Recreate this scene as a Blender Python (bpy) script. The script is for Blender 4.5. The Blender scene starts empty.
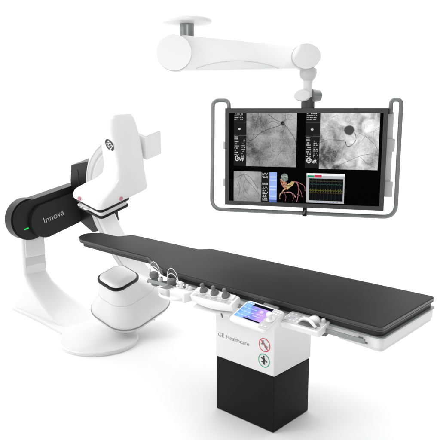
import bpy, bmesh, math, random
from mathutils import Vector, Matrix
from mathutils.bvhtree import BVHTree
random.seed(7)
R = math.radians
scene = bpy.context.scene
col = scene.collection

# ------------------------------------------------------------------ materials
def mat(name, color, rough=0.45, metal=0.0, var=0.03, scale=6.0, bump=0.0, bscale=300.0, coat=0.0, spec=0.5):
    m = bpy.data.materials.new(name); m.use_nodes = True
    nt = m.node_tree; b = nt.nodes['Principled BSDF']
    b.inputs['Metallic'].default_value = metal
    b.inputs['Coat Weight'].default_value = coat
    b.inputs['Specular IOR Level'].default_value = spec
    tc = nt.nodes.new('ShaderNodeTexCoord')
    n = nt.nodes.new('ShaderNodeTexNoise'); n.inputs['Scale'].default_value = scale; n.inputs['Detail'].default_value = 5
    nt.links.new(tc.outputs['Object'], n.inputs['Vector'])
    r = nt.nodes.new('ShaderNodeValToRGB')
    c = Vector(color)
    r.color_ramp.elements[0].position = 0.3; r.color_ramp.elements[1].position = 0.7
    r.color_ramp.elements[0].color = (*(c * (1 - var)), 1); r.color_ramp.elements[1].color = (*[min(1, v * (1 + var)) for v in c], 1)
    nt.links.new(n.outputs['Fac'], r.inputs['Fac']); nt.links.new(r.outputs['Color'], b.inputs['Base Color'])
    mr = nt.nodes.new('ShaderNodeMapRange'); mr.inputs['To Min'].default_value = rough * 0.9; mr.inputs['To Max'].default_value = min(1, rough * 1.12)
    nt.links.new(n.outputs['Fac'], mr.inputs['Value']); nt.links.new(mr.outputs['Result'], b.inputs['Roughness'])
    if bump > 0:
        n2 = nt.nodes.new('ShaderNodeTexNoise'); n2.inputs['Scale'].default_value = bscale; n2.inputs['Detail'].default_value = 3
        nt.links.new(tc.outputs['Object'], n2.inputs['Vector'])
        bp = nt.nodes.new('ShaderNodeBump'); bp.inputs['Strength'].default_value = bump; bp.inputs['Distance'].default_value = 0.002
        nt.links.new(n2.outputs['Fac'], bp.inputs['Height']); nt.links.new(bp.outputs['Normal'], b.inputs['Normal'])
    return m

def glow(name, color, strength=1.0):
    m = bpy.data.materials.new(name); m.use_nodes = True
    nt = m.node_tree; b = nt.nodes['Principled BSDF']
    b.inputs['Base Color'].default_value = (0.002, 0.002, 0.002, 1); b.inputs['Roughness'].default_value = 0.5
    b.inputs['Emission Color'].default_value = (*color, 1); b.inputs['Emission Strength'].default_value = strength
    b.inputs['Specular IOR Level'].default_value = 0.0
    return m

def xray(name, lo, hi, scale, seed, grain=0.25, center=(0, 0), radius=0.3, boost=0.25, strength=1.0, spots=()):
    """glowing grey angiogram: soft cloud + fine grain + a broad bright zone"""
    m = glow(name, (0, 0, 0), strength); nt = m.node_tree; b = nt.nodes['Principled BSDF']
    L = nt.links
    tc = nt.nodes.new('ShaderNodeTexCoord')
    mp = nt.nodes.new('ShaderNodeMapping'); mp.inputs['Location'].default_value = (seed, seed * 1.7, seed * .3)
    L.new(tc.outputs['Object'], mp.inputs['Vector'])
    n1 = nt.nodes.new('ShaderNodeTexNoise'); n1.inputs['Scale'].default_value = scale; n1.inputs['Detail'].default_value = 6; n1.inputs['Distortion'].default_value = .6
    n2 = nt.nodes.new('ShaderNodeTexNoise'); n2.inputs['Scale'].default_value = 95; n2.inputs['Detail'].default_value = 4
    L.new(mp.outputs[0], n1.inputs['Vector']); L.new(mp.outputs[0], n2.inputs['Vector'])
    ds = nt.nodes.new('ShaderNodeVectorMath'); ds.operation = 'DISTANCE'
    L.new(tc.outputs['Object'], ds.inputs[0]); ds.inputs[1].default_value = (center[0], 0, center[1])
    mr = nt.nodes.new('ShaderNodeMapRange'); mr.interpolation_type = 'SMOOTHSTEP'
    mr.inputs['From Min'].default_value = 0; mr.inputs['From Max'].default_value = radius
    mr.inputs['To Min'].default_value = boost; mr.inputs['To Max'].default_value = 0
    L.new(ds.outputs['Value'], mr.inputs['Value'])
    a = nt.nodes.new('ShaderNodeMath'); a.operation = 'MULTIPLY_ADD'; L.new(n2.outputs['Fac'], a.inputs[0]); a.inputs[1].default_value = grain; L.new(n1.outputs['Fac'], a.inputs[2])
    a2 = nt.nodes.new('ShaderNodeMath'); a2.operation = 'ADD'; L.new(a.outputs[0], a2.inputs[0]); L.new(mr.outputs['Result'], a2.inputs[1])
    for (px_, pz_, r0, r1, dk) in spots:
        d2 = nt.nodes.new('ShaderNodeVectorMath'); d2.operation = 'DISTANCE'; L.new(tc.outputs['Object'], d2.inputs[0]); d2.inputs[1].default_value = (px_, -.0252, pz_)
        m2 = nt.nodes.new('ShaderNodeMapRange'); m2.interpolation_type = 'SMOOTHSTEP'; m2.inputs['From Min'].default_value = r0; m2.inputs['From Max'].default_value = r1
        m2.inputs['To Min'].default_value = -dk; m2.inputs['To Max'].default_value = 0; L.new(d2.outputs['Value'], m2.inputs['Value'])
        a3 = nt.nodes.new('ShaderNodeMath'); a3.operation = 'ADD'; L.new(a2.outputs[0], a3.inputs[0]); L.new(m2.outputs['Result'], a3.inputs[1]); a2 = a3
    cr = nt.nodes.new('ShaderNodeValToRGB')
    cr.color_ramp.elements[0].position = .42; cr.color_ramp.elements[0].color = (lo, lo, lo, 1)
    cr.color_ramp.elements[1].position = .95; cr.color_ramp.elements[1].color = (hi, hi, hi, 1)
    L.new(a2.outputs[0], cr.inputs['Fac']); L.new(cr.outputs['Color'], b.inputs['Emission Color'])
    return m

def mottled(c):
    m = glow('rendered_tissue', c); nt = m.node_tree; b = nt.nodes['Principled BSDF']
    tc = nt.nodes.new('ShaderNodeTexCoord'); n = nt.nodes.new('ShaderNodeTexNoise'); n.inputs['Scale'].default_value = 70; n.inputs['Detail'].default_value = 4
    nt.links.new(tc.outputs['Object'], n.inputs['Vector'])
    r = nt.nodes.new('ShaderNodeValToRGB'); r.color_ramp.elements[0].position = .35; r.color_ramp.elements[1].position = .68
    r.color_ramp.elements[0].color = (c[0]*.25, c[1]*.2, c[2]*.2, 1); r.color_ramp.elements[1].color = (min(1, c[0]*1.5), min(1, c[1]*1.4), min(1, c[2]*1.4), 1)
    nt.links.new(n.outputs['Fac'], r.inputs['Fac']); nt.links.new(r.outputs['Color'], b.inputs['Emission Color']); return m

def touch_mat(name):
    m = glow(name, (0, 0, 0), 1.0); nt = m.node_tree; b = nt.nodes['Principled BSDF']; L = nt.links
    tc = nt.nodes.new('ShaderNodeTexCoord')
    n1 = nt.nodes.new('ShaderNodeTexNoise'); n1.inputs['Scale'].default_value = 14; n1.inputs['Detail'].default_value = 2; n1.inputs['Distortion'].default_value = 1.2
    L.new(tc.outputs['Object'], n1.inputs['Vector'])
    sx = nt.nodes.new('ShaderNodeSeparateXYZ'); L.new(tc.outputs['Object'], sx.inputs[0])
    a = nt.nodes.new('ShaderNodeMath'); a.operation = 'MULTIPLY_ADD'; L.new(sx.outputs['X'], a.inputs[0]); a.inputs[1].default_value = 3.0; L.new(n1.outputs['Fac'], a.inputs[2])
    cr = nt.nodes.new('ShaderNodeValToRGB'); e = cr.color_ramp.elements
    e[0].position = .45; e[0].color = (.12, .38, .95, 1)
    e[1].position = 1.0; e[1].color = (.62, .40, .88, 1)
    k = e.new(.62); k.color = (.35, .62, 1, 1)
    k = e.new(.75); k.color = (.22, .30, .85, 1)
    L.new(a.outputs[0], cr.inputs['Fac']); L.new(cr.outputs['Color'], b.inputs['Emission Color'])
    return m

WHITE = mat('white_paint', (.76, .76, .76), .38, var=.012, scale=3, coat=.15, bump=.04, bscale=500)
WHITE2 = mat('white_plastic', (.72, .72, .725), .42, var=.02, scale=9, bump=.05, bscale=600)
PALE = mat('pale_grey_paint', (.62, .62, .625), .42, var=.03)
GREY = mat('mid_grey_plastic', (.12, .12, .123), .45, var=.08, scale=12, bump=.06)
LGREY = mat('light_grey_metal', (.27, .275, .275), .38, metal=.3, var=.05, scale=15)
STEEL = mat('brushed_steel', (.62, .63, .63), .28, metal=.9, var=.06, scale=25)
RAILM = mat('rail_grey_paint', (.24, .25, .245), .38, metal=.3, var=.05, scale=12)
PAD = mat('charcoal_vinyl', (.0085, .008, .0082), .46, var=.10, scale=3, bump=.12, bscale=900, spec=.10)
CARBON = mat('black_carbon_top', (.016, .016, .017), .4, var=.2, scale=20, bump=.05, spec=.3)
BLACK = mat('satin_black_paint', (.007, .007, .0075), .38, var=.12, scale=5, bump=.04, spec=.3)
COVERB = mat('soft_black_cover', (.014, .014, .0145), .5, var=.08, scale=5, bump=.06, spec=.25)
BASEB = mat('matt_black_panel', (.0065, .006, .0062), .5, var=.15, scale=3, bump=.10, bscale=500, spec=.13)
KEYP = mat('keypad_grey', (.50, .50, .505), .5, var=.05, scale=30)
BEZEL = mat('bezel_grey', (.050, .050, .052), .45, var=.05, scale=8)
SCR = glow('dark_screen', (0.0, 0.0, 0.0), 1.0)
INK = mat('grey_ink', (.22, .22, .23), .5)
PALEINK = mat('pale_ink', (.62, .62, .62), .5)
BLACKINK = mat('black_ink', (.02, .02, .02), .5)
REDINK = mat('red_ink', (.60, .05, .09), .5)
GREENINK = mat('green_ink', (.03, .33, .18), .5)
PINK = mat('rose_button_plastic', (.50, .22, .26), .5)
BLUEGREY = mat('grey_button_plastic', (.45, .46, .48), .5)
GREENLED = glow('green_lamp', (.03, .75, .12), 1.0)
FLOOR = mat('studio_white_floor', (.90, .90, .90), .8, var=.004, scale=2, spec=.2)

# ------------------------------------------------------------------ bmesh helpers
def xf(bm, M):
    bmesh.ops.transform(bm, matrix=M, verts=bm.verts); return bm
def obj(name, bm, m, parent=None, M=None, base=None, smooth=40, bevel=0.0, seg=3):
    if bevel > 0:
        es = [e for e in bm.edges if len(e.link_faces) == 2 and e.calc_face_angle(0) > R(35)]
        bmesh.ops.bevel(bm, geom=es, offset=bevel, segments=seg, profile=.6, affect='EDGES', clamp_overlap=True)
    if M is not None: xf(bm, M)
    if base is not None: xf(bm, Matrix.Translation(-Vector(base)))
    bmesh.ops.recalc_face_normals(bm, faces=bm.faces)
    me = bpy.data.meshes.new(name); bm.to_mesh(me); bm.free()
    for p in me.polygons: p.use_smooth = True
    me.set_sharp_from_angle(angle=R(smooth))
    me.materials.append(m)
    o = bpy.data.objects.new(name, me); col.objects.link(o)
    if parent: o.parent = parent
    return o
def join(*bms):
    a = bms[0]
    for b in bms[1:]:
        me = bpy.data.meshes.new('tmp'); b.to_mesh(me); a.from_mesh(me); b.free(); bpy.data.meshes.remove(me)
    return a
def box(x0, x1, y0, y1, z0, z1):
    bm = bmesh.new(); bmesh.ops.create_cube(bm, size=1)
    xf(bm, Matrix.Translation(((x0+x1)/2, (y0+y1)/2, (z0+z1)/2)) @ Matrix.Diagonal((x1-x0, y1-y0, z1-z0, 1))); return bm
def loft(rings, cap=True):
    bm = bmesh.new(); vr = [[bm.verts.new(p) for p in r] for r in rings]; n = len(vr[0])
    for a, b in zip(vr, vr[1:]):
        for i in range(n): bm.faces.new((a[i], a[(i+1) % n], b[(i+1) % n], b[i]))
    if cap: bm.faces.new(vr[0][::-1]); bm.faces.new(vr[-1])
    return bm
def rr(cx, cy, hx, hy, r, z, n=6):
    """rounded rectangle ring in the XY plane"""
    r = min(r, hx*.999, hy*.999); pts = []
    for k, (sx, sy) in enumerate(((1, 1), (-1, 1), (-1, -1), (1, -1))):
        for i in range(n+1):
            a = R(90*k + 90*i/n)
            pts.append(Vector((cx + sx*(hx-r) + r*math.cos(a), cy + sy*(hy-r) + r*math.sin(a), z)))
    return pts
def rounded(poly, rads, n=6):
    """round the corners of a closed 2D polygon"""
    out = []; N = len(poly)
    for i, p in enumerate(poly):
        r = rads[i] if isinstance(rads, (list, tuple)) else rads
        p = Vector(p); a = Vector(poly[i-1]) - p; b = Vector(poly[(i+1) % N]) - p
        if r <= 0: out.append(p); continue
        la, lb = a.length, b.length; a.normalize(); b.normalize()
        ang = a.angle(b); t = min(r/math.tan(ang/2), la*.48, lb*.48)
        P0 = p + a*t; P1 = p + b*t
        for k in range(n+1):
            u = k/n; out.append(P0*(1-u)**2 + p*2*u*(1-u) + P1*u*u)
    return out
def prism(pts2, z0, z1):
    return loft([[Vector((p[0], p[1], z0)) for p in pts2], [Vector((p[0], p[1], z1)) for p in pts2]])
def cyl(p0, p1, r0, r1=None, n=32):
    p0, p1 = Vector(p0), Vector(p1); r1 = r0 if r1 is None else r1
    q = (p1-p0).to_track_quat('Z', 'Y').to_matrix()
    return loft([[p + q @ Vector((r*math.cos(2*math.pi*i/n), r*math.sin(2*math.pi*i/n), 0)) for i in range(n)] for p, r in ((p0, r0), (p1, r1))])
def lathe(prof, n=32):
    return loft([[Vector((r*math.cos(2*math.pi*i/n), r*math.sin(2*math.pi*i/n), z)) for i in range(n)] for r, z in prof])
def spline(pts, k=8, closed=False):
    pts = [Vector(p) for p in pts]; out = []; N = len(pts)
    for i in range(N if closed else N-1):
        g = (lambda j: pts[j % N]) if closed else (lambda j: pts[max(0, min(N-1, j))])
        p0, p1, p2, p3 = g(i-1), g(i), g(i+1), g(i+2)
        for s in range(k):
            t = s/k; out.append(.5*((2*p1) + (p2-p0)*t + (2*p0-5*p1+4*p2-p3)*t*t + (3*p1-p0-3*p2+p3)*t**3))
    if not closed: out.append(pts[-1])
    return out
def tube(path, r, n=12, closed=False):
    path = [Vector(p) for p in path]; rings = []; N = len(path); up = None
    for i, p in enumerate(path):
        d = (path[(i+1) % N] - path[i-1]) if closed else (path[min(N-1, i+1)] - path[max(0, i-1)])
        d.normalize()
        if up is None: up = d.orthogonal().normalized()
        up = (up - d*up.dot(d)).normalized(); s = d.cross(up)
        rr_ = r(i/(N-1)) if callable(r) else r
        rings.append([p + (up*math.cos(2*math.pi*k/n) + s*math.sin(2*math.pi*k/n))*rr_ for k in range(n)])
    return loft(rings)
def ribbon(path, w):
    """thin flat strip lying in the XZ plane (marks drawn on an upright face); w width"""
    bm = bmesh.new(); pv = []
    path = [Vector(p) for p in path]; N = len(path)
    for i, p in enumerate(path):
        d = path[min(N-1, i+1)] - path[max(0, i-1)]; d.normalize()
        s = Vector((-d.z, 0, d.x)) * (w(i/(N-1)) if callable(w) else w) / 2
        pv.append((bm.verts.new(p+s), bm.verts.new(p-s)))
    for a, b in zip(pv, pv[1:]): bm.faces.new((a[0], a[1], b[1], b[0]))
    return bm
def quad(x0, x1, z0, z1, y):
    bm = bmesh.new(); bm.faces.new([bm.verts.new(p) for p in ((x0, y, z0), (x1, y, z0), (x1, y, z1), (x0, y, z1))]); return bm
def disc(cx, cz, rx, rz, y, n=32):
    bm = bmesh.new(); bm.faces.new([bm.verts.new((cx+rx*math.cos(2*math.pi*i/n), y, cz+rz*math.sin(2*math.pi*i/n))) for i in range(n)]); return bm
def annulus(cx, cz, r, w, y, n=40, ax=1.0):
    bm = bmesh.new(); a = []
    for i in range(n):
        c, s = math.cos(2*math.pi*i/n), math.sin(2*math.pi*i/n)
        a.append((bm.verts.new((cx+r*c*ax, y, cz+r*s)), bm.verts.new((cx+(r-w)*c*ax, y, cz+(r-w)*s))))
    for i in range(n):
        p, q = a[i], a[(i+1) % n]; bm.faces.new((p[0], p[1], q[1], q[0]))
    return bm
def text_bm(s, size, width=None, ext=.0006, shear=0, offset=0):
    cu = bpy.data.curves.new('lettering_curve', 'FONT'); cu.body = s; cu.size = size; cu.extrude = ext; cu.shear = shear; cu.offset = offset
    o = bpy.data.objects.new('lettering_tmp', cu); col.objects.link(o)
    bpy.context.view_layer.update()
    me = bpy.data.meshes.new_from_object(o.evaluated_get(bpy.context.evaluated_depsgraph_get()))
    bm = bmesh.new(); bm.from_mesh(me); bpy.data.meshes.remove(me); bpy.data.objects.remove(o)
    if width:
        xs = [v.co.x for v in bm.verts]; w = max(xs)-min(xs); x0 = min(xs)
        for v in bm.verts: v.co.x = (v.co.x-x0)*width/w
    return bm

def tag(o, label, cat, group=None, kind=None):
    o['label'] = label; o['category'] = cat
    if group: o['group'] = group
    if kind: o['kind'] = kind
    return o
def empty(name, M, label, cat, group=None):
    o = bpy.data.objects.new(name, None); col.objects.link(o); o.matrix_world = M; o.empty_display_size = .1
    return tag(o, label, cat, group)
def copy_tree(o, parent=None):
    c = o.copy(); col.objects.link(c); c.parent = parent
    for ch in list(o.children): copy_tree(ch, c)
    return c

# ------------------------------------------------------------------ frames
# table frame: origin = near corner of the pedestal, x towards the foot end, y across, z up
T = Matrix.Translation((.346, 3.568, 0)) @ Matrix.Rotation(R(-42.1), 4, 'Z')
def at_T(x, y, z): return T @ Matrix.Translation((x, y, z))
UP = Matrix.Rotation(R(90), 4, 'X')       # drawings in XY stood upright in XZ, facing -y

# ================================================================== SETTING
def fl():
    bm = bmesh.new(); n = 64
    bm.faces.new([bm.verts.new((22*math.cos(2*math.pi*i/n), 6+22*math.sin(2*math.pi*i/n), 0)) for i in range(n)])
    return bm
f = obj('floor', fl(), FLOOR); f['kind'] = 'structure'

# ================================================================== PATIENT TABLE
tb = (-.25, .2, 0)
table = empty('patient_table', at_T(*tb), 'long white and black hospital examination table on a boxy pedestal with black lower half', 'examination table')
def tp(name, bm, m, **k): return obj(name, bm, m, k.pop('parent', table), base=tb, **k)
tp('pedestal_base', box(-.5, 0, 0, .4, .004, .39), BASEB, bevel=.004)
tp('toe_plate', box(-.49, -.01, .01, .39, 0, .02), BLACK)
ped = tp('pedestal', box(-.507, .004, -.004, .412, .392, .83), WHITE, bevel=.012)
tp('seam', box(-.49, -.012, .012, .39, .385, .40), BLACK)
# lettering and the two round safety signs on the near face
tp('lettering', text_bm('GE Healthcare', .041, .272, offset=-.0007), INK, M=Matrix.Translation((-.478, -.0052, .545)) @ UP)
def sign(cx, cz, ink, slash):
    s = tp('safety_sign', annulus(cx, cz, .046, .0055, -.0056), ink)
    s['label'] = 'red ringed prohibition sign' if slash else 'green ringed safety sign'
    tp('sign_face', disc(cx, cz, .0405, .0405, -.0050), WHITE2, parent=s)
    y = -.0062
    if slash:
        bms = [ribbon([(cx-.022, y, cz+.012), (cx-.005, y, cz+.010), (cx+.008, y, cz-.006), (cx+.020, y, cz-.024)], .013),
               disc(cx-.012, cz+.024, .0075, .0075, y), ribbon([(cx-.026, y, cz+.002), (cx-.008, y, cz+.008)], .007),
               ribbon([(cx+.002, y, cz-.014), (cx+.010, y, cz-.004), (cx+.026, y, cz-.008)], .008)]
        tp('pictogram', join(*bms), INK, parent=s)
        tp('slash', ribbon([(cx-.030, y-.0006, cz+.031), (cx+.030, y-.0006, cz-.031)], .005), ink, parent=s)
    else:
        bms = [disc(cx-.002, cz+.026, .0075, .0075, y), ribbon([(cx-.002, y, cz+.018), (cx, y, cz-.026)], .017),
               ribbon([(cx-.024, y, cz+.016), (cx, y, cz+.008), (cx+.026, y, cz-.004)], .009), ribbon([(cx-.020, y, cz-.012), (cx, y, cz-.006)], .008)]
        tp('pictogram', join(*bms), BLACKINK, parent=s)
sign(-.078, .588, REDINK, True); sign(-.080, .482, GREENINK, False)

# carriage frame under the top, foot part
fr = tp('table_frame', prism(rounded([(-.72, -.10), (.782, -.118), (.775, .572), (-.72, .57)], [.02, .035, .035, .02]), .834, .889), WHITE, bevel=.006)
tp('frame_top_strip', prism(rounded([(-.72, -.106), (.788, -.124), (.781, .578), (-.72, .576)], [.02, .035, .035, .02]), .8885, .8965), LGREY, bevel=.002)
tp('frame_end_skirt', prism(rounded([(.50, -.08), (.775, -.110), (.768, .565), (.50, .56)], [.02, .03, .03, .02]), .812, .835), WHITE2, bevel=.004)
# carbon tabletop layer
carb = [(-2.27, .17), (-2.17, .105), (-1.80, .092), (-1.28, .088), (-1.18, .03), (-.95, -.075), (-.75, -.092), (.770, -.112), (.763, .570), (-1.09, .59), (-1.16, .505), (-2.0, .51), (-2.05, .375), (-2.27, .375), (-2.31, .28)]
tp('tabletop', prism(rounded(carb, [.05, .05, .1, .1, .06, .06, .06, .04, .04, .03, .04, .03, .03, .05, .06]), .897, .924), CARBON, bevel=.008)
# accessory side rail on the near side
def rail(x0, x1, y):
    b = [box(x0, x1, y-.012, y, .852, .877)]
    return join(*b)
sr = tp('side_rail', rail(-1.03, .70, -.142), LGREY, bevel=.003)
for x in (-.9, -.62, -.30, .02, .34, .66):
    tp('rail_bracket', box(x-.012, x+.012, -.1425, -.09, .857, .872), GREY, parent=sr)
tp('rail_slot', box(.40, .70, -.1205, -.108, .842, .850), GREY)

# mattress pad (a thing lying on the table)
mb = (-.6, .235, .925)
out = [(-2.30, .145), (-2.19, .088), (-1.80, .075), (-1.27, .070), (-1.17, .012), (-.94, -.092), (-.74, -.107), (.780, -.128), (.772, .580), (-1.10, .606), (-1.165, .521), (-2.01, .528), (-2.055, .392), (-2.31, .392), (-2.395, .27)]
rad = [.06, .06, .1, .12, .08, .10, .08, .035, .035, .03, .05, .035, .035, .07, .09]
pp = rounded(out, rad)
def inset(pts, d):
    n = len(pts); o = []
    area = sum(pts[i].x*pts[(i+1) % n].y - pts[(i+1) % n].x*pts[i].y for i in range(n))
    sg = 1 if area > 0 else -1
    for i in range(n):
        t = (pts[(i+1) % n] - pts[i-1]).normalized()
        o.append(pts[i] + Vector((-t.y, t.x)) * sg * d)
    return o
prof = [(.004, 0), (.001, .0015), (0, .004), (0, .0095), (.0022, .0105), (.0022, .0115), (0, .0125), (0, .0265), (.0012, .0292), (.004, .0302), (.013, .0306)]
rings = [[Vector((p.x, p.y, .9255 + h)) for p in inset(pp, d)] for d, h in prof]
mbm = loft(rings)
mattress = obj('mattress', mbm, PAD, None, base=mb, smooth=50)
mattress.matrix_world = at_T(*mb)
tag(mattress, 'long thin charcoal vinyl mattress, narrowed at head end, lying on the table', 'mattress')
BAND = mat('lit_satin_vinyl_edge', (.035, .034, .034), .30, var=.08, scale=10, spec=.55)  # paler than the pad: light caught by the mattress side, put into its colour
obj('lit_edge_band', loft([[Vector((p.x, p.y, .9255 + h)) for p in inset(pp, d)] for h, d in ((.0128, .001), (.0132, -.0008), (.0262, -.0008), (.0272, .0004))], cap=False), BAND, mattress, base=mb)
obj('lit_edge_band', loft([[Vector((p.x, p.y, .9255 + h)) for p in inset(pp, d)] for h, d in ((.0022, .001), (.0030, -.0006), (.0090, -.0006), (.0098, .001))], cap=False), BAND, mattress, base=mb)
seam_ring = [Vector((p.x, p.y, .9255+.0110)) for p in inset(pp, .0018)]
obj('piping', tube(seam_ring, .0012, 6, closed=True), GREY, mattress, base=mb)

# ================================================================== SIDE CONSOLES (clamped on the near rail)
def console_frame(l, s, z, yaw, tilt, roll):
    L1 = Vector((-math.cos(yaw), math.sin(yaw), 0)); S1 = Vector((math.sin(yaw), math.cos(yaw), 0))
    X = -L1*math.cos(roll) + Vector((0, 0, 1))*math.sin(roll); Y = S1*math.cos(tilt) + Vector((0, 0, 1))*math.sin(tilt)
    X.normalize(); Y = (Y - X*X.dot(Y)).normalized(); Zv = X.cross(Y)
    M = Matrix.Identity(4)
    for i, v in enumerate((X, Y, Zv)):
        for j in range(3): M[j][i] = v[j]
    M.translation = Vector((-l, s, z)); return T @ M

# --- touch screen console ; local x along rail, y towards table, z out of the panel
tc = empty('touchscreen_console', console_frame(.05, -.393, .879, .01, .37, -.04), 'white tilted control panel with blue and violet touchscreen and white joystick knob', 'control panel')
W, D = .276, .196
body = loft([rr(W/2, D/2+.008, W/2-.022, D/2-.026, .02, -.060), rr(W/2, D/2+.004, W/2-.008, D/2-.012, .022, -.040), rr(W/2, D/2, W/2, D/2, .024, -.012), rr(W/2, D/2, W/2-.001, D/2-.001, .024, -.004), rr(W/2, D/2, W/2-.005, D/2-.005, .022, 0)])
obj('housing', body, WHITE, tc)
sx0, sx1, sy0, sy1 = .014, .204, .040, .180
obj('screen_bezel', prism(rounded([(sx0-.004, sy0-.004), (sx1+.004, sy0-.004), (sx1+.004, sy1+.004), (sx0-.004, sy1+.004)], .004), .0003, .0015), PALE, tc)
obj('keypad_panel', prism(rounded([(.210, .012), (.268, .012), (.268, .188), (.210, .188)], .008), .0002, .0012), KEYP, tc)
ts = obj('touchscreen', prism([(sx0, sy0), (sx1, sy0), (sx1, sy1), (sx0, sy1)], .001, .0022), touch_mat('touch_display'), tc)
def flat(x0, x1, y0, y1, z=.0026): return prism([(x0, y0), (x1, y0), (x1, y1), (x0, y1)], z-.0003, z)
obj('menu_bar', join(flat(sx0+.05, sx1, sy1-.022, sy1), flat(sx0+.07, sx1-.004, sy0, sy0+.010)), glow('touch_bar', (.004, .006, .015)), ts)
tl = [flat(sx0+.006+i*.018, sx0+.018+i*.018, sy1-.014, sy1-.006, .0030) for i in range(3)]
for i in range(4):
    for j in range(3):
        if random.random() < .75: tl.append(flat(sx0+.008+i*.026, sx0+.026+i*.026, sy0+.022+j*.032, sy0+.026+j*.032, .0030))
ti = glow('touch_icons', (.75, .85, 1))
for b_ in tl: obj('display_icon', b_, ti, ts)
for q_ in ((.070, .020, .062, .066), (.080, .030, .040, .044), (.06, .04, .08, .10)): obj('display_icon', flat(sx1-q_[0], sx1-q_[1], sy0+q_[2], sy0+q_[3]), glow('touch_icons_violet', (.85, .70, 1)), ts)
kn = obj('joystick', xf(lathe([(.026, -.002), (.026, .004), (.020, .008), (.012, .012), (.010, .024), (.016, .030), (.019, .038), (.016, .046), (.006, .050)]), Matrix.Translation((.241, .098, 0))), WHITE, tc)
for bx, by in ((.226, .168), (.244, .168), (.262, .168), (.226, .150), (.244, .150), (.262, .150), (.226, .034), (.252, .034)):
    obj('button', prism(rounded([(bx-.006, by-.005), (bx+.006, by-.005), (bx+.006, by+.005), (bx-.006, by+.005)], .002), -.001, .003), WHITE2, tc)
obj('rail_clamp', box(.08, .19, .172, .245, -.085, -.03), GREY, tc, bevel=.005)
obj('cable', tube(spline([(.05, .15, -.05), (.03, .19, -.09), (-.01, .26, -.12), (-.02, .33, -.16)]), .006, 8), PALE, tc)

# --- right control box with paddle
rc = empty('paddle_console', console_frame(-.198, -.233, .881, 0, .219, 0), 'white rectangular control box with curved paddle handle and small buttons nearest the foot end', 'control box')
W, D = .266, .135
body = loft([rr(W/2, D/2+.01, W/2-.020, D/2-.026, .014, -.056), rr(W/2, D/2+.002, W/2-.003, D/2-.006, .014, -.040), rr(W/2, D/2, W/2, D/2, .014, -.006), rr(W/2, D/2, W/2-.005, D/2-.005, .012, 0)])
obj('housing', body, WHITE, rc)
obj('keypad_panel', prism(rounded([(.010, .008), (.256, .008), (.256, .127), (.010, .127)], .010), .0002, .0012), KEYP, rc)
for i in range(4):
    for j in range(3):
        obj('button', prism(rounded([(.022+i*.026, .026+j*.034), (.036+i*.026, .026+j*.034), (.036+i*.026, .040+j*.034), (.022+i*.026, .040+j*.034)], .003), -.001, .0035), (BLUEGREY if (i*3+j) % 4 == 0 else WHITE2), rc)
obj('recess', prism(rounded([(.118, .018), (.205, .018), (.245, .052), (.225, .076), (.135, .060), (.116, .036)], .010), .0014, .0028), GREY, rc)
obj('paddle', tube(spline([(.112, .050, .006), (.140, .058, .020), (.175, .050, .026), (.210, .034, .020), (.236, .026, .006)]), lambda u: .0075+.003*math.sin(u*3.14), 12), WHITE, rc)
obj('trackball_cap', xf(lathe([(.034, 0), (.034, .012), (.028, .022), (.014, .028), (.003, .029)]), Matrix.Translation((.185, .088, 0))), WHITE2, rc)
obj('knob', xf(lathe([(.012, 0), (.012, .016), (.009, .020), (.002, .021)], 20), Matrix.Translation((.236, .104, 0))), PALE, rc)
obj('rail_clamp', box(.09, .17, .10, .15, -.075, -.03), GREY, rc, bevel=.004)
obj('bracket', box(.225, .262, .07, .145, -.07, -.045), GREY, rc, bevel=.004)

# --- joystick console
jc = empty('joystick_console', console_frame(.512, -.249, .885, -.045, .42, .009), 'wide white control box with three grey joystick knobs in a row and bowed front edge', 'control box')
W, D = .349, .095
def jring(z, g, bow):
    pts = [(g, D-g), (W-g, D-g), (W-g, .004+g)]
    pts += [(W-g-(W-2*g)*i/10, .004+g-bow*math.sin(math.pi*i/10)) for i in range(1, 11)]
    rp = rounded(pts[::-1], [.004]+[.0]*9+[.004, .006, .006][:3], 3)
    return [Vector((p[0], p[1], z)) for p in rp]
obj('housing', loft([jring(-.058, .012, .014), jring(-.050, .002, .024), jring(-.030, 0, .028), jring(-.006, .0, .020), jring(0, .004, .016)]), WHITE, jc)
obj('keypad_panel', prism(rounded([(.022, .006), (.330, .006), (.330, .032), (.022, .032)], .006), .0002, .0012), KEYP, jc)
obj('upper_panel', loft([rr(W/2, .066, W/2-.018, .024, .006, -.001), rr(W/2, .066, W/2-.020, .022, .006, .010)]), WHITE2, jc)
for k in range(3):
    x = .085+k*.092
    j = obj('joystick', xf(lathe([(.028, .010), (.028, .018), (.024, .028), (.016, .034), (.0125, .040), (.0135, .050), (.014, .062), (.011, .067), (.004, .069)], 24), Matrix.Translation((x, .060, 0))), GREY, jc)
    obj('collar', xf(lathe([(.034, .0), (.034, .009), (.031, .012), (.020, .013)], 24), Matrix.Translation((x, .060, 0))), PALE, j)
for k in range(7):
    obj('button', prism(rounded([(.045+k*.040, .012), (.057+k*.040, .012), (.057+k*.040, .022), (.045+k*.040, .022)], .002), -.001, .003), (PALE if k % 2 else BLUEGREY), jc)
obj('lower_lip', prism(rounded([(.03, -.028), (.335, -.030), (.325, .03), (.04, .03)], .01), -.074, -.064), WHITE2, jc, bevel=.003)
obj('lip_hinge', cyl((.275, -.031, -.085), (.275, -.031, -.055), .005, n=12), GREY, jc)
obj('rail_clamp', box(.13, .22, .08, .135, -.07, -.03), GREY, jc, bevel=.004)

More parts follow.
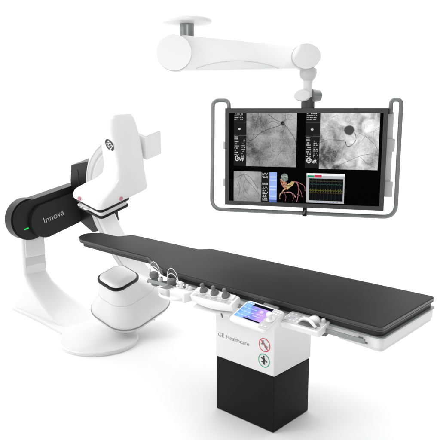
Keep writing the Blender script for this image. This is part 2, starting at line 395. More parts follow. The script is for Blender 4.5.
# --- white switch box left of it
sb = empty('switch_box', at_T(-.655, -.245, .885), 'white box with small upright pegs and grey slotted tray left of the joystick box', 'control box')
def sbp(n, bm, m, **k): return obj(n, bm, m, k.pop('parent', sb), **k)
sbp('housing', box(-.02, .125, -.03, .075, -.055, .012), WHITE, bevel=.010)
sbp('tray', box(-.115, -.03, -.045, .060, -.050, .008), PALE, bevel=.008)
sbp('tray_recess', box(-.105, -.04, -.030, .048, .0075, .0095), GREY)
for x, y, h, r in ((.015, .050, .045, .013), (.070, .052, .036, .010), (.098, .050, .030, .012)):
    p_ = sbp('peg', xf(lathe([(r, 0), (r, h*.75), (r*.8, h*.78), (r*.8, h*.95), (r*.5, h)], 20), Matrix.Translation((x, y, .010))), WHITE2)
    sbp('peg_collar', xf(lathe([(r*1.5, 0), (r*1.5, .006), (r*1.05, .009)], 20), Matrix.Translation((x, y, .0115))), PALE, parent=p_)
sbp('grip', tube(spline([(-.095, -.040, -.03), (-.07, -.062, -.033), (0, -.070, -.033), (.07, -.060, -.033), (.095, -.028, -.03)]), .009, 12), WHITE2)
sbp('rail_clamp', box(.02, .09, .055, .075, -.03, .026), GREY, bevel=.004)

# --- two rail clamps with wire loops
def wire_clamp(x, y, label):
    c = empty('rail_clamp', at_T(x, y, .865), label, 'clamp', 'wire loop clamps on the side rail')
    obj('jaw', box(-.026, .026, -.022, .050, -.040, .020), GREY, c, bevel=.008)
    obj('knob', xf(lathe([(.012, 0), (.030, .004), (.034, .020), (.030, .038), (.016, .046), (.003, .047)], 18), Matrix.Translation((-.010, -.006, .018))), GREY, c)
    st = obj('socket', xf(lathe([(.014, 0), (.014, .030), (.009, .034), (.009, .042), (.004, .043)], 18), Matrix.Translation((.060, -.014, .000))), WHITE2, c)
    obj('socket_arm', box(.01, .062, -.024, -.004, -.010, .006), STEEL, c, bevel=.003)
    for k, (h, dx) in enumerate(((.115, 0), (.078, .004))):
        obj('wire_loop', tube(spline([(-.066+dx, .006, .018), (-.064+dx, .006, .018+h*.62), (-.030, .004, .018+h*.98), (.020, 0, .018+h*.86), (.056-dx, -.010, .018+h*.50), (.062-dx, -.014, .03)]), .0026, 8), STEEL, c)
    obj('thumbscrew', join(cyl((-.045, -.030, -.010), (.030, -.030, -.010), .006, n=14), cyl((-.052, -.030, -.010), (-.045, -.030, -.010), .013, n=14)), STEEL, c)
    return c
wire_clamp(-.99, -.112, 'grey clamp with twin wire loops nearer the head end, beside the round tube housing')
wire_clamp(-.765, -.150, 'grey clamp with twin wire loops just left of the white box with pegs')

# ================================================================== GANTRY
gb = (-2.6, .25, 0)
gantry = empty('angiography_gantry', at_T(*gb), 'large white c-arm x-ray machine with black swing arm at the head of the table', 'x-ray machine')
def gp(name, bm, m, **k): return obj(name, bm, m, k.pop('parent', gantry), base=gb, **k)
# floor plate, teardrop
cx, cy, rd = -2.12, .20, .35
pl = [(-3.54, .12), (-3.54, .64), (-3.0, .60)]
n = 30; a0, a1 = R(108), R(-122)
pl += [(cx+rd*math.cos(a0+(a1-a0)*i/n), cy+rd*math.sin(a0+(a1-a0)*i/n)) for i in range(n+1)]
pl += [(-2.50, .06), (-3.0, .10)]
base_pts = rounded(pl[:3], [.06, .06, .2], 5) if False else [Vector(p) for p in pl]
def scaled(pts, d, z):
    return [Vector((p.x, p.y, z)) for p in inset(pts, d)]
gp('floor_plate', loft([scaled(base_pts, .004, .0), scaled(base_pts, 0, .006), scaled(base_pts, 0, .026), scaled(base_pts, .006, .034), scaled(base_pts, .02, .038)]), WHITE, smooth=30)
# column: stacked sections, foot sweeps out towards the plate
def sec(x0, x1, y0, y1, z, r=.03): return rr((x0+x1)/2, (y0+y1)/2, (x1-x0)/2, (y1-y0)/2, r, z, 5)
secs = [(-3.53, -2.56, .13, .58, .036, .06), (-3.53, -2.76, .13, .56, .075, .06), (-3.54, -2.92, .13, .52, .14, .06), (-3.55, -3.05, .13, .46, .23, .05), (-3.56, -3.17, .13, .41, .33, .04), (-3.57, -3.245, .13, .387, .43, .03),
        (-3.59, -3.25, .13, .385, .60, .03), (-3.61, -3.25, .13, .385, .85, .03), (-3.63, -3.25, .10, .40, .98, .06), (-3.63, -3.25, .08, .42, 1.12, .08), (-3.60, -3.27, .12, .38, 1.21, .08)]
gp('column', loft([sec(*s) for s in secs]), WHITE, smooth=28)
gp('column_cover', box(-3.262, -3.238, .155, .372, .61, .90), WHITE2, bevel=.008)
gp('column_panel', box(-3.256, -3.2475, .150, .376, .45, .598), PALE, bevel=.003)
# pivot hub and swing arm (plane YZ, thickness along x)
def yz(pts, x0, x1):
    bm = prism(pts, 0, 1)
    for v in bm.verts:
        y, z, t = v.co; v.co = Vector((x0+(x1-x0)*t, y, z))
    return bm
hubc = Vector((.135, 1.02))
gp('pivot_hub', yz([(hubc.x+.205*math.cos(2*math.pi*i/64), hubc.y+.205*math.sin(2*math.pi*i/64)) for i in range(64)], -3.20, -3.085), BLACK, bevel=.02, seg=4)
gp('hub_neck', cyl((-3.26, .16, 1.02), (-3.19, .16, 1.02), .15, n=48), BLACK)
arm_o = [(hubc.x+.19*math.cos(R(a)), hubc.y+.19*math.sin(R(a))) for a in range(110, 271, 8)] + [(.66, .915), (.80, .95), (.80, 1.34), (.64, 1.315)]
gp('swing_arm', yz(arm_o, -3.20, -3.06), BLACK, bevel=.012)
cc = Vector((.275, .995))
cov = [(cc.x+.168*math.cos(R(a)), cc.y+.168*math.sin(R(a))) for a in range(106, 281, 8)] + [(.655, .926), (.69, .97), (.625, 1.225), (.575, 1.232)]
cover = gp('arm_cover', yz(cov, -3.075, -3.020), COVERB, bevel=.022, seg=5)
Mi = Matrix(((0, 0, 1, 0), (1, 0, 0, 0), (0, 1, 0, 0), (0, 0, 0, 1)))
gp('lettering', text_bm('Innova', .088, .236, ext=.0008, offset=-.0016), PALEINK, parent=cover, M=Matrix.Translation((-3.0195, .252, .970)) @ Mi @ Matrix.Rotation(R(15), 4, 'Z'))
led = gp('indicator_lamp', yz(rounded([(.050, .925), (.098, .937), (.096, .950), (.048, .938)], .004), -3.061, -3.058), GREENLED)

# C frame
ISO = Vector((-2.02, .235, 1.05)); be, ga = R(15), R(15)
S1 = Vector((0, math.cos(be), math.sin(be))); N1 = Vector((0, -math.sin(be), math.cos(be))); Lt = Vector((-1, 0, 0))
LL = math.cos(ga)*Lt + math.sin(ga)*N1; NN = math.cos(ga)*N1 - math.sin(ga)*Lt
CF = Matrix.Identity(4)      # columns: x = -L', y = S', z = N
for i, v in enumerate((-LL, S1, NN)):
    for j in range(3): CF[j][i] = v[j]
CF.translation = ISO
def cp(name, bm, m, **k): return obj(name, bm, m, k.pop('parent', gantry), M=CF, base=gb, **k)
# C arc: swept rectangle in the plane y = .5
path = spline([(-.05, .68), (-.28, .62), (-.51, .44), (-.66, .22), (-.715, -.05), (-.68, -.30), (-.53, -.54), (-.30, -.76), (-.02, -.91), (.12, -.96)], 8)
def arc_sweep(path, y0, y1, hw):
    rings = []; N = len(path)
    for i, p in enumerate(path):
        d = (path[min(N-1, i+1)] - path[max(0, i-1)]).normalized(); nrm = Vector((-d.y, d.x))
        o, q = p + nrm*hw, p - nrm*hw; c = .012
        o2, q2 = p + nrm*(hw-c), p - nrm*(hw-c)
        rings.append([Vector((o.x, y0+c, o.y)), Vector((o.x, y1-c, o.y)), Vector((o2.x, y1, o2.y)), Vector((q2.x, y1, q2.y)), Vector((q.x, y1-c, q.y)), Vector((q.x, y0+c, q.y)), Vector((q2.x, y0, q2.y)), Vector((o2.x, y0, o2.y))])
    return loft(rings)
cp('c_arc', arc_sweep(path, .40, .60, .062), WHITE, smooth=30)
cp('arc_track', arc_sweep([p*1.0 for p in path[6:-6]], .392, .402, .030), PALE, smooth=30)
# black carriage hugging the arc
def xz(pts, y0, y1):
    bm = prism(pts, 0, 1)
    for v in bm.verts:
        x, z, t = v.co; v.co = Vector((x, y0+(y1-y0)*t, z))
    return bm
car = rounded([(-.985, .14), (-.70, .275), (-.775, .10), (-.76, -.13), (-.655, -.29), (-.645, -.49), (-.745, -.55), (-.95, -.50), (-1.03, -.40), (-1.03, -.05)], [.02, .02, .1, .1, .05, .03, .04, .1, .05, .1], 4)
cp('arc_carriage', xz(car, .41, .68), BLACK, bevel=.014)
cp('carriage_rib', box(-.90, -.885, .4075, .412, -.06, .12), COVERB)

# detector cover: lofted sections in C frame. (x0,x1,y0,y1,z,r)
ds = [(-.185, .165, -.165, .365, .318, .05), (-.200, .172, -.178, .380, .326, .055), (-.203, .174, -.180, .385, .350, .055), (-.190, .168, -.165, .382, .385, .055), (-.150, .163, -.105, .378, .420, .05),
      (-.090, .157, -.010, .374, .462, .045), (-.062, .152, .050, .368, .51, .04), (-.056, .148, .072, .362, .60, .035), (-.062, .135, .062, .350, .78, .035), (-.075, .118, .045, .335, .90, .035),
      (-.066, .108, .062, .322, .965, .04), (-.035, .090, .110, .300, 1.0, .035)]
dbm = loft([sec(*s) for s in ds])
for v_ in dbm.verts:
    if v_.co.z > .85: v_.co.z += (.322 - v_.co.y) * .22 * min(1, (v_.co.z-.85)/.1)
dbm.normal_update(); bvh = BVHTree.FromBMesh(dbm)
dc = cp('detector_cover', dbm, WHITE, smooth=32)
# monogram roundel on the tower's near side
def monogram():
    h = bvh.ray_cast(Vector((.070, -1, .80)), Vector((0, 1, 0)))
    hit, nrm = h[0], h[1]
    if nrm.y > 0: nrm = -nrm
    Zv = nrm; X = Vector((1, 0, 0)); X = (X - Zv*X.dot(Zv)).normalized(); Y = Zv.cross(X)
    M = Matrix.Identity(4)
    for i, v in enumerate((X, Y, Zv)):
        for j in range(3): M[j][i] = v[j]
    M.translation = hit + nrm*.0015
    ym = Matrix.Rotation(R(-90), 4, 'X')  # XZ drawings (facing -y) -> XY facing +z
    UPI = Matrix(((1, 0, 0, 0), (0, 0, 1, 0), (0, -1, 0, 0), (0, 0, 0, 1)))
    b1 = xf(annulus(0, 0, .052, .010, 0), M @ UPI)
    e = dc; cp('emblem', b1, BLACKINK, parent=dc)
    curls = []
    for k in range(4):
        a = R(90*k+20); c, s = math.cos(a), math.sin(a)
        pts = [(.038*math.cos(a+t), 0, .038*math.sin(a+t)) for t in (-.1, .25, .6, .9)] + [(.026*math.cos(a+1.0), 0, .026*math.sin(a+1.0))]
        curls.append(ribbon(spline(pts, 4), .010))
    cp('emblem_curls', xf(join(*curls), M @ Matrix.Translation((0, 0, .0004)) @ UPI), BLACKINK, parent=e)
    t = join(xf(text_bm('G', .052, .030), Matrix.Translation((-.030, -.012, 0))), xf(text_bm('E', .048, .026), Matrix.Translation((.002, -.022, 0))))
    cp('emblem_letters', xf(t, M @ Matrix.Translation((0, 0, .0006))), BLACKINK, parent=e)
monogram()
# rose and grey buttons on the lip
b1 = join(cyl((-.075, -.188, .352), (-.075, -.179, .352), .018, n=20)); xf(b1, Matrix.Identity(4))
cp('lip_button', b1, PINK, parent=dc)
b2 = join(cyl((.178, .052, .350), (.172, .052, .350), .018, n=20))
cp('lip_button', b2, PINK, parent=dc)
# flat detector under the cover
cp('detector_rim', loft([rr(0, 0, .158, .158, .03, .292), rr(0, 0, .166, .166, .035, .298), rr(0, 0, .166, .166, .035, .312), rr(0, 0, .158, .158, .03, .318)]), BLACK)
cp('detector_housing', loft([rr(0, 0, .146, .146, .03, .248), rr(0, 0, .150, .150, .03, .293)]), WHITE2)
cp('detector_face', loft([rr(0, 0, .146, .146, .03, .226), rr(0, 0, .158, .158, .035, .232), rr(0, 0, .158, .158, .035, .244), rr(0, 0, .150, .150, .03, .249)]), BLACK)
cp('detector_handle', tube(spline([(-.115, -.150, .272), (-.112, -.172, .274), (-.06, -.178, .274), (-.01, -.172, .272), (-.005, -.150, .270)]), .008, 10), WHITE)
cp('handle_button', join(box(-.09, -.07, -.1875, -.18, .270, .280), box(-.055, -.035, -.1875, -.18, .270, .280)), GREY)
# box behind the tower (end of the arc)
cp('arc_end_box', box(-.05, .155, .375, .555, .58, .795), WHITE, bevel=.014)
cp('end_box_lid', box(-.045, .150, .38, .55, .792, .800), WHITE2, bevel=.003)
# beam collimator and tube housing
tsn = [(-.005, .305, -.13, .36, -.965, .12), (-.105, .360, -.17, .42, -.94, .17), (-.160, .400, -.20, .455, -.895, .20), (-.185, .418, -.215, .470, -.84, .21), (-.18, .412, -.205, .462, -.80, .21), (-.15, .375, -.18, .42, -.73, .20),
       (-.100, .315, -.15, .34, -.655, .16), (-.070, .265, -.135, .24, -.58, .11), (-.055, .245, -.130, .172, -.522, .085), (-.045, .237, -.125, .160, -.506, .08)]
def sec10(*s): return rr((s[0]+s[1])/2, (s[2]+s[3])/2, (s[1]-s[0])/2, (s[3]-s[2])/2, s[5], s[4], 10)
cp('tube_housing', loft([sec10(*s) for s in tsn]), WHITE, smooth=60)
def band(s, z0, z1, g, m, name):
    a = sec10(s[0]-g, s[1]+g, s[2]-g, s[3]+g, z0, s[5]); b = sec10(s[0]-g, s[1]+g, s[2]-g, s[3]+g, z1, s[5]); cp(name, loft([a, b]), m)
band(tsn[3], -.855, -.842, .003, LGREY, 'housing_trim')
band(tsn[6], -.657, -.653, .0015, PALE, 'housing_seam')
cp('collimator_rim', loft([sec10(-.050, .242, -.132, .166, -.508, .085), sec10(-.060, .252, -.142, .176, -.500, .09), sec10(-.060, .252, -.142, .176, -.484, .09), sec10(-.050, .242, -.132, .166, -.478, .085)]), BLACK)
cp('collimator_window', loft([sec10(-.044, .236, -.126, .160, -.480, .08), sec10(-.040, .232, -.122, .156, -.470, .075), sec10(-.02, .212, -.10, .136, -.452, .06), sec10(.02, .172, -.06, .096, -.446, .05)]), WHITE)
cp('tube_bracket', loft([sec(-.02, .22, .38, .56, -1.0, .04), sec(-.05, .25, .36, .60, -.9, .05), sec(-.02, .20, .38, .58, -.82, .04)]), WHITE2)
# side hose between housing and table end
cp('hose', tube(spline([(.250, -.02, -.60), (.34, .04, -.70), (.405, .10, -.80), (.420, .14, -.88)]), .006, 8), PALE)

# ================================================================== CEILING BOOM
YB = 4.75
boom = empty('ceiling_boom', Matrix.Translation((-.252, YB, 2.735)), 'white ceiling mounted support arm with round end caps, carrying the big display', 'support arm')
bb = (-.252, YB, 2.735)
def bp_(name, bm, m, **k): return obj(name, bm, m, k.pop('parent', boom), base=bb, **k)
bp_('mount_plate', xf(lathe([(.150, .028), (.186, .022), (.192, .012), (.192, .002), (.184, -.008), (.10, -.012), (.05, -.012)], 64), Matrix.Translation((-.252, YB, 2.728))), WHITE)
bp_('mount_post', cyl((-.252, YB, 2.57), (-.252, YB, 2.72), .054), LGREY)
def bxz(pts, y0, y1):
    bm = prism(pts, 0, 1)
    for v in bm.verts:
        x, z, t = v.co; v.co = Vector((x, y0+(y1-y0)*t, z))
    return bm
armp = rounded([(-.36, 2.368), (.66, 2.386), (.66, 2.532), (-.30, 2.628)], [.05, .05, .05, .04])
arm = bp_('arm', bxz(armp, YB-.075, YB+.075), WHITE, bevel=.022, seg=4)
cvp = [(-.182+.63*i/24, 2.376+.058*math.sin(math.pi*i/24)**.8) for i in range(25)] + [(.448, 2.392-.0075), (-.182, 2.3715)]
bp_('arm_panel', bxz([(x, max(z, 2.374+ (x+.36)*.0178)) for x, z in cvp[:25]] + [(.44, 2.384), (-.17, 2.3735)], YB-.0785, YB-.07), WHITE2, parent=arm)
ln = [(-.182+.63*i/24, YB-.0788, 2.378+.058*math.sin(math.pi*i/24)**.8) for i in range(25)]
bp_('panel_seam', tube(ln, .0022, 6), PALE, parent=arm)
def cap(x, z, rx, rz, y0, y1, nme):
    pts = [(x+rx*math.cos(2*math.pi*i/64), z+rz*math.sin(2*math.pi*i/64)) for i in range(64)]
    return bp_(nme, bxz(pts, y0, y1), WHITE, bevel=.012, seg=3)
cap(-.345, 2.494, .131, .131, YB-.125, YB+.10, 'shoulder_cap')
cap(.650, 2.468, .106, .092, YB-.120, YB+.09, 'elbow_cap')
bp_('shoulder_ring', bxz([(-.345+.134*math.cos(2*math.pi*i/64), 2.494+.134*math.sin(2*math.pi*i/64)) for i in range(64)], YB-.092, YB+.02), PALE)
bp_('elbow_ring', bxz([(.650+.109*math.cos(2*math.pi*i/64), 2.468+.095*math.sin(2*math.pi*i/64)) for i in range(64)], YB-.088, YB+.02), PALE)
bp_('drop_joint', xf(lathe([(.03, .105), (.064, .09), (.066, .055), (.060, .025), (.045, .008), (.038, 0)], 40), Matrix.Translation((.682, YB, 2.293))), PALE)
bp_('drop_stem', cyl((.682, YB, 2.17), (.682, YB, 2.30), .036, .037), WHITE2)

# ================================================================== LARGE DISPLAY
MC = Matrix.Translation((.6827, 4.75, 1.6953)) @ Matrix.Rotation(R(-14.822), 4, 'Z')
mon = empty('large_display', MC, 'large flat widescreen medical monitor in a grey tubular frame, hanging from the boom', 'monitor')
def mo(name, bm, m, **k): return obj(name, bm, m, k.pop('parent', mon), **k)
X0, X1, Z0, Z1 = -.655, .6125, -.3945, .3885
def frame_bm(x0, x1, z0, z1, w0, w1, wz0, wz1, y0, y1):
    bm = bmesh.new(); o = [(x0, z0), (x1, z0), (x1, z1), (x0, z1)]; i = [(x0+w0, z0+wz0), (x1-w1, z0+wz0), (x1-w1, z1-wz1), (x0+w0, z1-wz1)]
    V = {}
    for nm, pts, y in (('of', o, y0), ('if', i, y0), ('ob', o, y1), ('ib', i, y0+.012)):
        V[nm] = [bm.verts.new((p[0], y, p[1])) for p in pts]
    for k in range(4):
        j = (k+1) % 4
        bm.faces.new((V['of'][k], V['of'][j], V['if'][j], V['if'][k]))
        bm.faces.new((V['of'][k], V['ob'][k], V['ob'][j], V['of'][j]))
        bm.faces.new((V['if'][k], V['if'][j], V['ib'][j], V['ib'][k]))
    bm.faces.new(V['ob']); return bm
mo('bezel', frame_bm(X0, X1, Z0, Z1, .033, .034, .033, .036, -.03, .05), BEZEL, smooth=20)
mo('rear_cover', loft([rr(-.02, 0, .58, .34, .03, 0), rr(-.02, 0, .52, .28, .05, .05)]), PALE, M=Matrix.Translation((0, .05, 0)) @ Matrix.Rotation(R(-90), 4, 'X'))
scr = mo('screen', quad(X0+.033, X1-.034, Z0+.033, Z1-.036, -.0245), SCR)
YS = -.0252
def sp(name, bm, m, parent=None): return mo(name, bm, m, parent=parent or mon)
TXT = glow('screen_text', (.55, .55, .55)); TXTD = glow('screen_text_dim', (.22, .22, .22)); SIDE = glow('screen_side_strip', (.012, .012, .013))
XR1 = xray('angiogram_left', .012, .45, 7, 3.1, .40, (-.14, .33), .36, .24, 1.0, [(-.188, .272, .010, .020, .35), (-.36, .28, .0, .13, .16), (-.40, .02, .0, .16, .10)])
XR2 = xray('angiogram_right', .07, .95, 10, 8.4, .24, (.36, .26), .45, .20, 1.0, [(.330, .222, .028, .044, .42), (.305, .205, .02, .075, .16), (.18, .05, .0, .20, .16), (.20, .30, .0, .14, .10)])
XR3 = xray('angiogram_small', .06, .48, 8, 5.5, .30, (-.44, -.15), .22, .16, 1.0)
VES = glow('vessel_dark', (.05, .05, .05)); VES2 = glow('vessel_mid', (.12, .12, .12)); VLIGHT = glow('vessel_light', (.42, .42, .42)); VWHITE = glow('vessel_white', (.85, .85, .85))
def rows(x0, x1, zt, nrow, dz, h, dens=.7, y=YS-.0012):
    bms = []
    for r_ in range(nrow):
        x = x0; z = zt - r_*dz
        while x < x1-.004:
            w = random.uniform(.002, .0075)
            if random.random() < dens: bms.append(quad(x, min(x1, x+w), z-h, z, y))
            x += w+.0018
    return join(*bms)
def info(x0, x1, zt, zb, p):
    s = sp('info_strip', quad(x0, x1, zb, zt, YS-.0006), SIDE, p)
    h = zt-zb; w = x1-x0
    tx = [rows(x0+.006, x0+w*.75, zt-.006, 4, .014*h/.42, .006, .75),
          rows(x0+.006, x0+w*.35, zt-h*.44, 2, .016*h/.42, .007, .9),
          rows(x0+.008, x0+w*.40, zt-h*.53, 9, .017*h/.42, .008, .72), rows(x0+w*.58, x1-.010, zt-h*.50, 12, .015*h/.42, .006, .55),
          disc(x0+w*.45, zt-h*.30, w*.10, .008, YS-.0012, 12)]
    for t_ in tx: sp('text_block', t_, TXT, p)
    gx, gz = x0+w*.14, zb+h*.10
    sq = ribbon(spline([(gx+.022, YS-.0012, gz+.040), (gx+.004, YS-.0012, gz+.034), (gx, YS-.0012, gz+.012), (gx+.014, YS-.0012, gz), (gx+.026, YS-.0012, gz+.010), (gx+.020, YS-.0012, gz+.022), (gx+.034, YS-.0012, gz+.024),
                        (gx+.042, YS-.0012, gz+.004), (gx+.054, YS-.0012, gz+.018), (gx+.066, YS-.0012, gz+.020), (gx+.060, YS-.0012, gz+.002)]), .008)
    for v in sq.verts: v.co.x = gx + (v.co.x-gx)*w/.105
    sp('sketch_mark', sq, TXT, p)
    sp('divider_line', quad(x0, x1, zt-h*.175, zt-h*.170, YS-.0012), TXTD, p)
    sp('divider_line', quad(x0, x1, zt-h*.42, zt-h*.415, YS-.0012), TXTD, p)
def fine_vessels(x0, x1, z0, z1, n, w, seed, start=None):
    rnd = random.Random(seed); out = []
    for _ in range(n):
        x = rnd.uniform(x0, x1) if start is None else start[0]+rnd.uniform(-.02, .02); z = rnd.uniform(z0, z1) if start is None else start[1]+rnd.uniform(-.02, .02)
        a = rnd.uniform(0, 6.28); pts = [(x, YS-.0007, z)]
        for k in range(rnd.randint(5, 12)):
            a += rnd.gauss(0, .38); x += .022*math.cos(a); z += .022*math.sin(a)
            if not (x0+.004 < x < x1-.004 and z0+.004 < z < z1-.004): break
            if math.hypot(x-.330, z-.222) < .06: break
            pts.append((x, YS-.0007, z))
        if len(pts) > 3: out.append(ribbon(spline(pts, 3), lambda u: w*(1.1-.7*u)))
    return out
# large left angiogram
p1 = sp('angiogram', quad(-.480, -.076, -.073, .3515, YS), XR1); info(-.5845, -.480, .3515, -.073, p1)
yv = YS-.0008
v = [ribbon(spline([(-.38, yv, .35), (-.395, yv, .28), (-.415, yv, .20), (-.44, yv, .12)]), .002), ribbon(spline([(-.48, yv, .13), (-.43, yv, .14), (-.37, yv, .19), (-.30, yv, .225), (-.22, yv, .25), (-.19, yv, .27)]), .0035),
     ribbon(spline([(-.19, yv, .275), (-.25, yv, .30), (-.30, yv, .34)]), .003), ribbon(spline([(-.18, yv, .27), (-.13, yv, .21), (-.09, yv, .15), (-.078, yv, .10)]), .003)]
for b_ in v: sp('vessel', b_, VES, p1)
for b_ in fine_vessels(-.480, -.076, -.073, .3515, 12, .0026, 4)+fine_vessels(-.480, -.076, -.073, .3515, 6, .003, 9, (-.19, .27)): sp('fine_vessel', b_, VES2, p1)
for b_ in fine_vessels(-.30, -.076, .05, .3515, 8, .003, 12): sp('fine_vessel', b_, VLIGHT, p1)
sp('vessel', join(ribbon(spline([(-.16, yv, .34), (-.14, yv, .27), (-.10, yv, .20), (-.078, yv, .19)]), .005), ribbon(spline([(-.12, yv, .35), (-.13, yv, .30), (-.08, yv, .26)]), .004), ribbon(spline([(-.22, yv, .13), (-.24, yv, .20), (-.25, yv, .28)]), .004)), VLIGHT, p1)
# large right angiogram
p2 = sp('angiogram', quad(.106, .554, -.081, .355, YS), XR2); info(-.005, .106, .355, -.079, p2)
def blob(cx, cz, r_, y, seed, n=26):
    rnd = random.Random(seed); bm = bmesh.new(); ph = [rnd.uniform(0, 6.28) for _ in range(4)]
    bm.faces.new([bm.verts.new((cx+(r_*(1+.07*math.sin(2*a+ph[0])+.05*math.sin(3*a+ph[1])))*math.cos(a), y, cz+(r_*(1+.06*math.sin(2*a+ph[2])))*math.sin(a))) for a in [2*math.pi*i/n for i in range(n)]]); return bm
for b_ in fine_vessels(.106, .554, -.081, .355, 14, .003, 21): sp('fine_vessel', b_, glow('vessel_faint', (.38, .38, .38)), p2)
for b_ in fine_vessels(-.583, -.353, -.373, -.117, 8, .0025, 31): sp('fine_vessel', b_, VES2, p2)
sp('vessel', join(ribbon(spline([(.37, yv, .205), (.382, yv, .17), (.378, yv, .14), (.352, yv, .108), (.325, yv, .098), (.310, yv, .11), (.305, yv, .135)]), .0034),
                  ribbon(spline([(.106, yv, .125), (.17, yv, .147), (.23, yv, .145), (.29, yv, .142), (.305, yv, .132)]), .0022)), VES, p2)
sp('vessel', join(ribbon(spline([(.40, yv, .20), (.46, yv, .17), (.52, yv, .12), (.55, yv, .07)]), .002), ribbon(spline([(.22, yv, -.07), (.32, yv, -.02), (.43, yv, .03), (.53, yv, .045)]), .0025), ribbon(spline([(.42, yv, .02), (.47, yv, -.03), (.53, yv, -.06)]), .002)), VES2, p2)
# small left angiogram
p3 = sp('angiogram', quad(-.583, -.353, -.373, -.117, YS), XR3)
s3 = sp('info_strip', quad(-.353, -.292, -.374, -.117, YS-.0006), SIDE, p3)
for t_ in (rows(-.345, -.300, -.125, 4, .012, .006, .6), rows(-.345, -.298, -.205, 2, .008, .007, .98), rows(-.342, -.300, -.238, 9, .013, .007, .6)): sp('text_block', t_, TXT, p3)
sp('vessel', join(ribbon(spline([(-.56, yv, -.17), (-.50, yv, -.14), (-.45, yv, -.16), (-.41, yv, -.21), (-.38, yv, -.25)]), .0032), ribbon(spline([(-.50, yv, -.14), (-.47, yv, -.19), (-.42, yv, -.24), (-.375, yv, -.30)]), .003), ribbon(spline([(-.55, yv, -.19), (-.53, yv, -.26), (-.55, yv, -.34)]), .003), ribbon(spline([(-.48, yv, -.18), (-.50, yv, -.24), (-.46, yv, -.31)]), .0025)), VES2, p3)
# blue study list
p4 = sp('study_list', quad(-.287, -.226, -.375, -.117, YS), glow('list_blue', (.32, .45, .85)))
sp('list_row', join(*[quad(-.283, -.230, -.135-.026*i, -.125-.026*i, YS-.0006) for i in (1, 2, 4, 5, 7)]), glow('list_row', (.55, .66, .95)), p4)
sp('list_row', quad(-.287, -.226, -.375, -.340, YS-.0006), glow('list_dark', (.10, .16, .45)), p4)
# 3D heart vessels rendering
yh = YS-.001
hg = [('vessel_root', blob(-.163, -.158, .031, yh-.0012, 5), (.26, .34, .30)),
      ('vessel_root', ribbon(spline([(-.178, yh-.0004, -.165), (-.172, yh-.0004, -.195), (-.158, yh-.0004, -.225), (-.128, yh-.0004, -.240)]), lambda u: .050-.018*u), (.55, .28, .18)),
      ('vessel_root', ribbon(spline([(-.150, yh-.0008, -.235), (-.130, yh-.0008, -.225), (-.105, yh-.0008, -.205), (-.095, yh-.0008, -.19)]), lambda u: .036-.012*u), (.60, .48, .22)),
      ('coronary_branch', ribbon(spline([(-.140, yh, -.245), (-.165, yh, -.255), (-.185, yh, -.280), (-.200, yh, -.300), (-.198, yh, -.335)]), lambda u: .7*(.016-.008*u)), (.60, .42, .26)),
      ('coronary_branch', ribbon(spline([(-.165, yh, -.278), (-.150, yh, -.31), (-.155, yh, -.35)]), .004), (.35, .15, .15)),
      ('coronary_branch', ribbon(spline([(-.10, yh, -.278), (-.09, yh, -.32), (-.095, yh, -.345)]), .004), (.35, .18, .16)),
      ('coronary_branch', ribbon(spline([(-.05, yh, -.24), (-.03, yh, -.27), (-.02, yh, -.31)]), .004), (.35, .15, .15)),
      ('coronary_branch', ribbon(spline([(-.200, yh, -.290), (-.160, yh, -.278), (-.115, yh, -.275), (-.085, yh, -.295), (-.072, yh, -.315)]), lambda u: .7*(.008+.006*u)), (.45, .25, .25)),
      ('coronary_branch', ribbon(spline([(-.105, yh, -.195), (-.075, yh, -.190), (-.055, yh, -.215), (-.050, yh, -.260), (-.052, yh, -.300), (-.062, yh, -.350)]), lambda u: .7*(.016-.009*u)), (.40, .18, .18)),
      ('coronary_branch', ribbon(spline([(-.075, yh, -.188), (-.040, yh, -.200), (-.005, yh, -.225), (.002, yh-.0003, -.262)]), lambda u: .7*(.010-.005*u)), (.45, .20, .20)),
      ('coronary_branch', ribbon(spline([(-.058, yh, -.285), (-.040, yh, -.300)]), .008), (.55, .30, .30))]
hr = None
for nm, bm, c in hg:
    o = sp(nm, bm, mottled(c), hr)
    if hr is None: hr = o
# waveform window
p5 = sp('waveform_window', quad(.011, .309, -.352, -.117, YS), glow('window_grey', (.45, .46, .48)))
sp('title_bar', quad(.011, .309, -.136, -.117, YS-.0006), glow('window_white', (.85, .85, .85)), p5)
sp('title_tab', quad(.020, .070, -.150, -.134, YS-.0010), glow('tab_green', (.02, .28, .14)), p5)
sp('title_tab', quad(.072, .130, -.150, -.130, YS-.0010), glow('tab_red', (.50, .04, .08)), p5)
sp('waveform_area', quad(.034, .298, -.334, -.158, YS-.0007), glow('wave_black', (.004, .004, .005)), p5)
def wave(z, amp, n, w, y, sd):
    rnd = random.Random(sd); pts = []
    for i in range(n*6+1):
        x = .038+.256*i/(n*6); ph = i % 6
        pts.append((x, y, z + amp*((.1, .2, 1.0, -.5, .1, .25)[ph]) + rnd.uniform(-.15, .15)*amp))
    return ribbon(pts, w)
sp('trace', wave(-.255, .015, 13, .004, YS-.0012, 1), glow('trace_yellow', (.11, .11, .02)), p5)
sp('trace', wave(-.272, .011, 13, .003, YS-.0013, 2), glow('trace_orange', (.09, .06, .02)), p5)
sp('trace', wave(-.180, .006, 12, .003, YS-.0012, 3), glow('trace_green', (.06, .08, .03)), p5)
sp('trace', wave(-.205, .008, 9, .002, YS-.0012, 4), glow('trace_teal', (.04, .15, .12)), p5)
sp('grid_line', join(*[quad(.06+.03*i, .0612+.03*i, -.33, -.162, YS-.0009) for i in range(8)]), glow('grid_dim', (.03, .05, .03)), p5)
sp('status_text', rows(.09, .26, -.340, 1, .01, .005, .5), glow('status_blue', (.10, .12, .35)), p5)
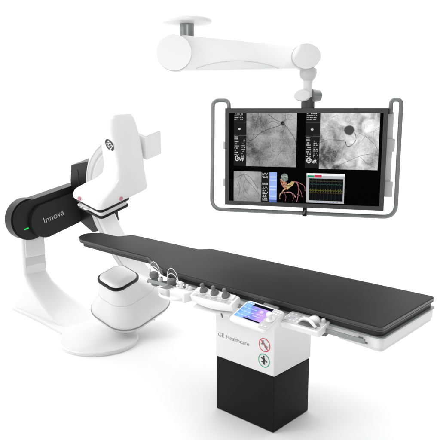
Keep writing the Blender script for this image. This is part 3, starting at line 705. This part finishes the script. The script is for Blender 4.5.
# grey tube frame round the display
path = [(-.640, .030, .37), (-.641, .022, .41)]
raw = [(-.637, .37), (-.639, .452), (-.772, .452), (-.775, .0), (-.782, -.446), (.705, -.449), (.703, .0), (.703, .452), (.628, .452), (.630, .345)]
rp = rounded(raw, [0, .055, .055, 0, .09, .10, 0, .036, .036, 0], 7)
path = [(p[0], .02, p[1]) for p in rp]
fr_ = mo('tube_frame', tube(path, .0165, 14), RAILM)
mo('frame_clip', join(box(-.018, .016, -.004, .045, -.470, -.385)), BLACK, bevel=.004)
mo('clip_screw', tube([(.006, -.012, -.415), (-.008, -.012, -.452)], .006, 8), GREY)
for z0, z1 in ((.06, .16), (-.29, -.17)):
    mo('side_bracket', box(.605, .672, .005, .06, z0, z1), PALE, bevel=.010)
mo('side_panel', box(.600, .655, .025, .055, -.26, .36), WHITE2, bevel=.008)
for z0, z1 in ((.06, .12), (-.25, -.185)):
    mo('side_bracket', box(-.686, -.650, .010, .05, z0, z1), PALE, bevel=.006)
mo('hanger_post', cyl((.0, .03, .375), (.0, .03, .475), .052, n=40), BEZEL)
mo('tilt_joint', cyl((.020, .01, .485), (.075, .07, .485), .052, .045, n=40), LGREY)
mo('tilt_knob', loft([[Vector((-.038+rx*math.cos(2*math.pi*i/40), y, .487+rz*math.sin(2*math.pi*i/40))) for i in range(40)] for rx, rz, y in ((.03, .022, -.072), (.055, .040, -.068), (.064, .047, -.055), (.064, .047, .03), (.05, .04, .04))]), WHITE)

# ================================================================== CAMERA
cam = bpy.data.cameras.new('camera'); co = bpy.data.objects.new('camera', cam); col.objects.link(co)
co.location = (0, 0, 2.07); co.rotation_euler = (R(90) - math.atan(110/597), 0, 0)
cam.sensor_width = 36; cam.lens = 36*597/440; cam.clip_start = .05; cam.clip_end = 500
scene.camera = co

# ================================================================== LIGHT
w = bpy.data.worlds.new('World'); scene.world = w; w.use_nodes = True
nt = w.node_tree; bg = nt.nodes['Background']
tcn = nt.nodes.new('ShaderNodeTexCoord'); dp = nt.nodes.new('ShaderNodeVectorMath'); dp.operation = 'DOT_PRODUCT'
d_ = Vector((-.35, .93, .1)).normalized(); dp.inputs[1].default_value = d_
nt.links.new(tcn.outputs['Generated'], dp.inputs[0])
mr = nt.nodes.new('ShaderNodeMapRange'); mr.interpolation_type = 'SMOOTHSTEP'
mr.inputs['From Min'].default_value = -.35; mr.inputs['From Max'].default_value = .65; mr.inputs['To Min'].default_value = .10; mr.inputs['To Max'].default_value = 1.25
nt.links.new(dp.outputs['Value'], mr.inputs['Value']); nt.links.new(mr.outputs['Result'], bg.inputs['Strength'])
bg.inputs['Color'].default_value = (1, 1, 1, 1)
def area(name, loc, target, size, power, size_y=None):
    l = bpy.data.lights.new(name, 'AREA'); l.energy = power; l.size = size
    if size_y: l.shape = 'RECTANGLE'; l.size_y = size_y
    o = bpy.data.objects.new(name, l); col.objects.link(o); o.location = loc
    o.rotation_euler = (Vector(target)-Vector(loc)).to_track_quat('-Z', 'Y').to_euler(); return o
area('overhead_softbox', (0, 10, 14), (0, 10, 0), 44, 5700)
area('key_softbox', (-15, .0, 8.0), (-.3, 4.4, .9), 6.5, 660)
sl = bpy.data.lights.new('front_fill_spot', 'SPOT'); sl.energy = 1500; sl.spot_size = R(20); sl.spot_blend = .8; sl.shadow_soft_size = .9  # added fill light, narrow cone to brighten the gantry covers and boom
so = bpy.data.objects.new('front_fill_spot', sl); col.objects.link(so); so.location = (1.0, -5.0, 3.8); so.rotation_euler = (Vector((-.80, 5, 1.70))-so.location).to_track_quat('-Z', 'Y').to_euler()

scene.view_settings.view_transform = 'Standard'; scene.view_settings.look = 'None'; scene.view_settings.exposure = .09; scene.view_settings.gamma = 1
scene.cycles.use_denoising = True
scene.cycles.max_bounces = 8
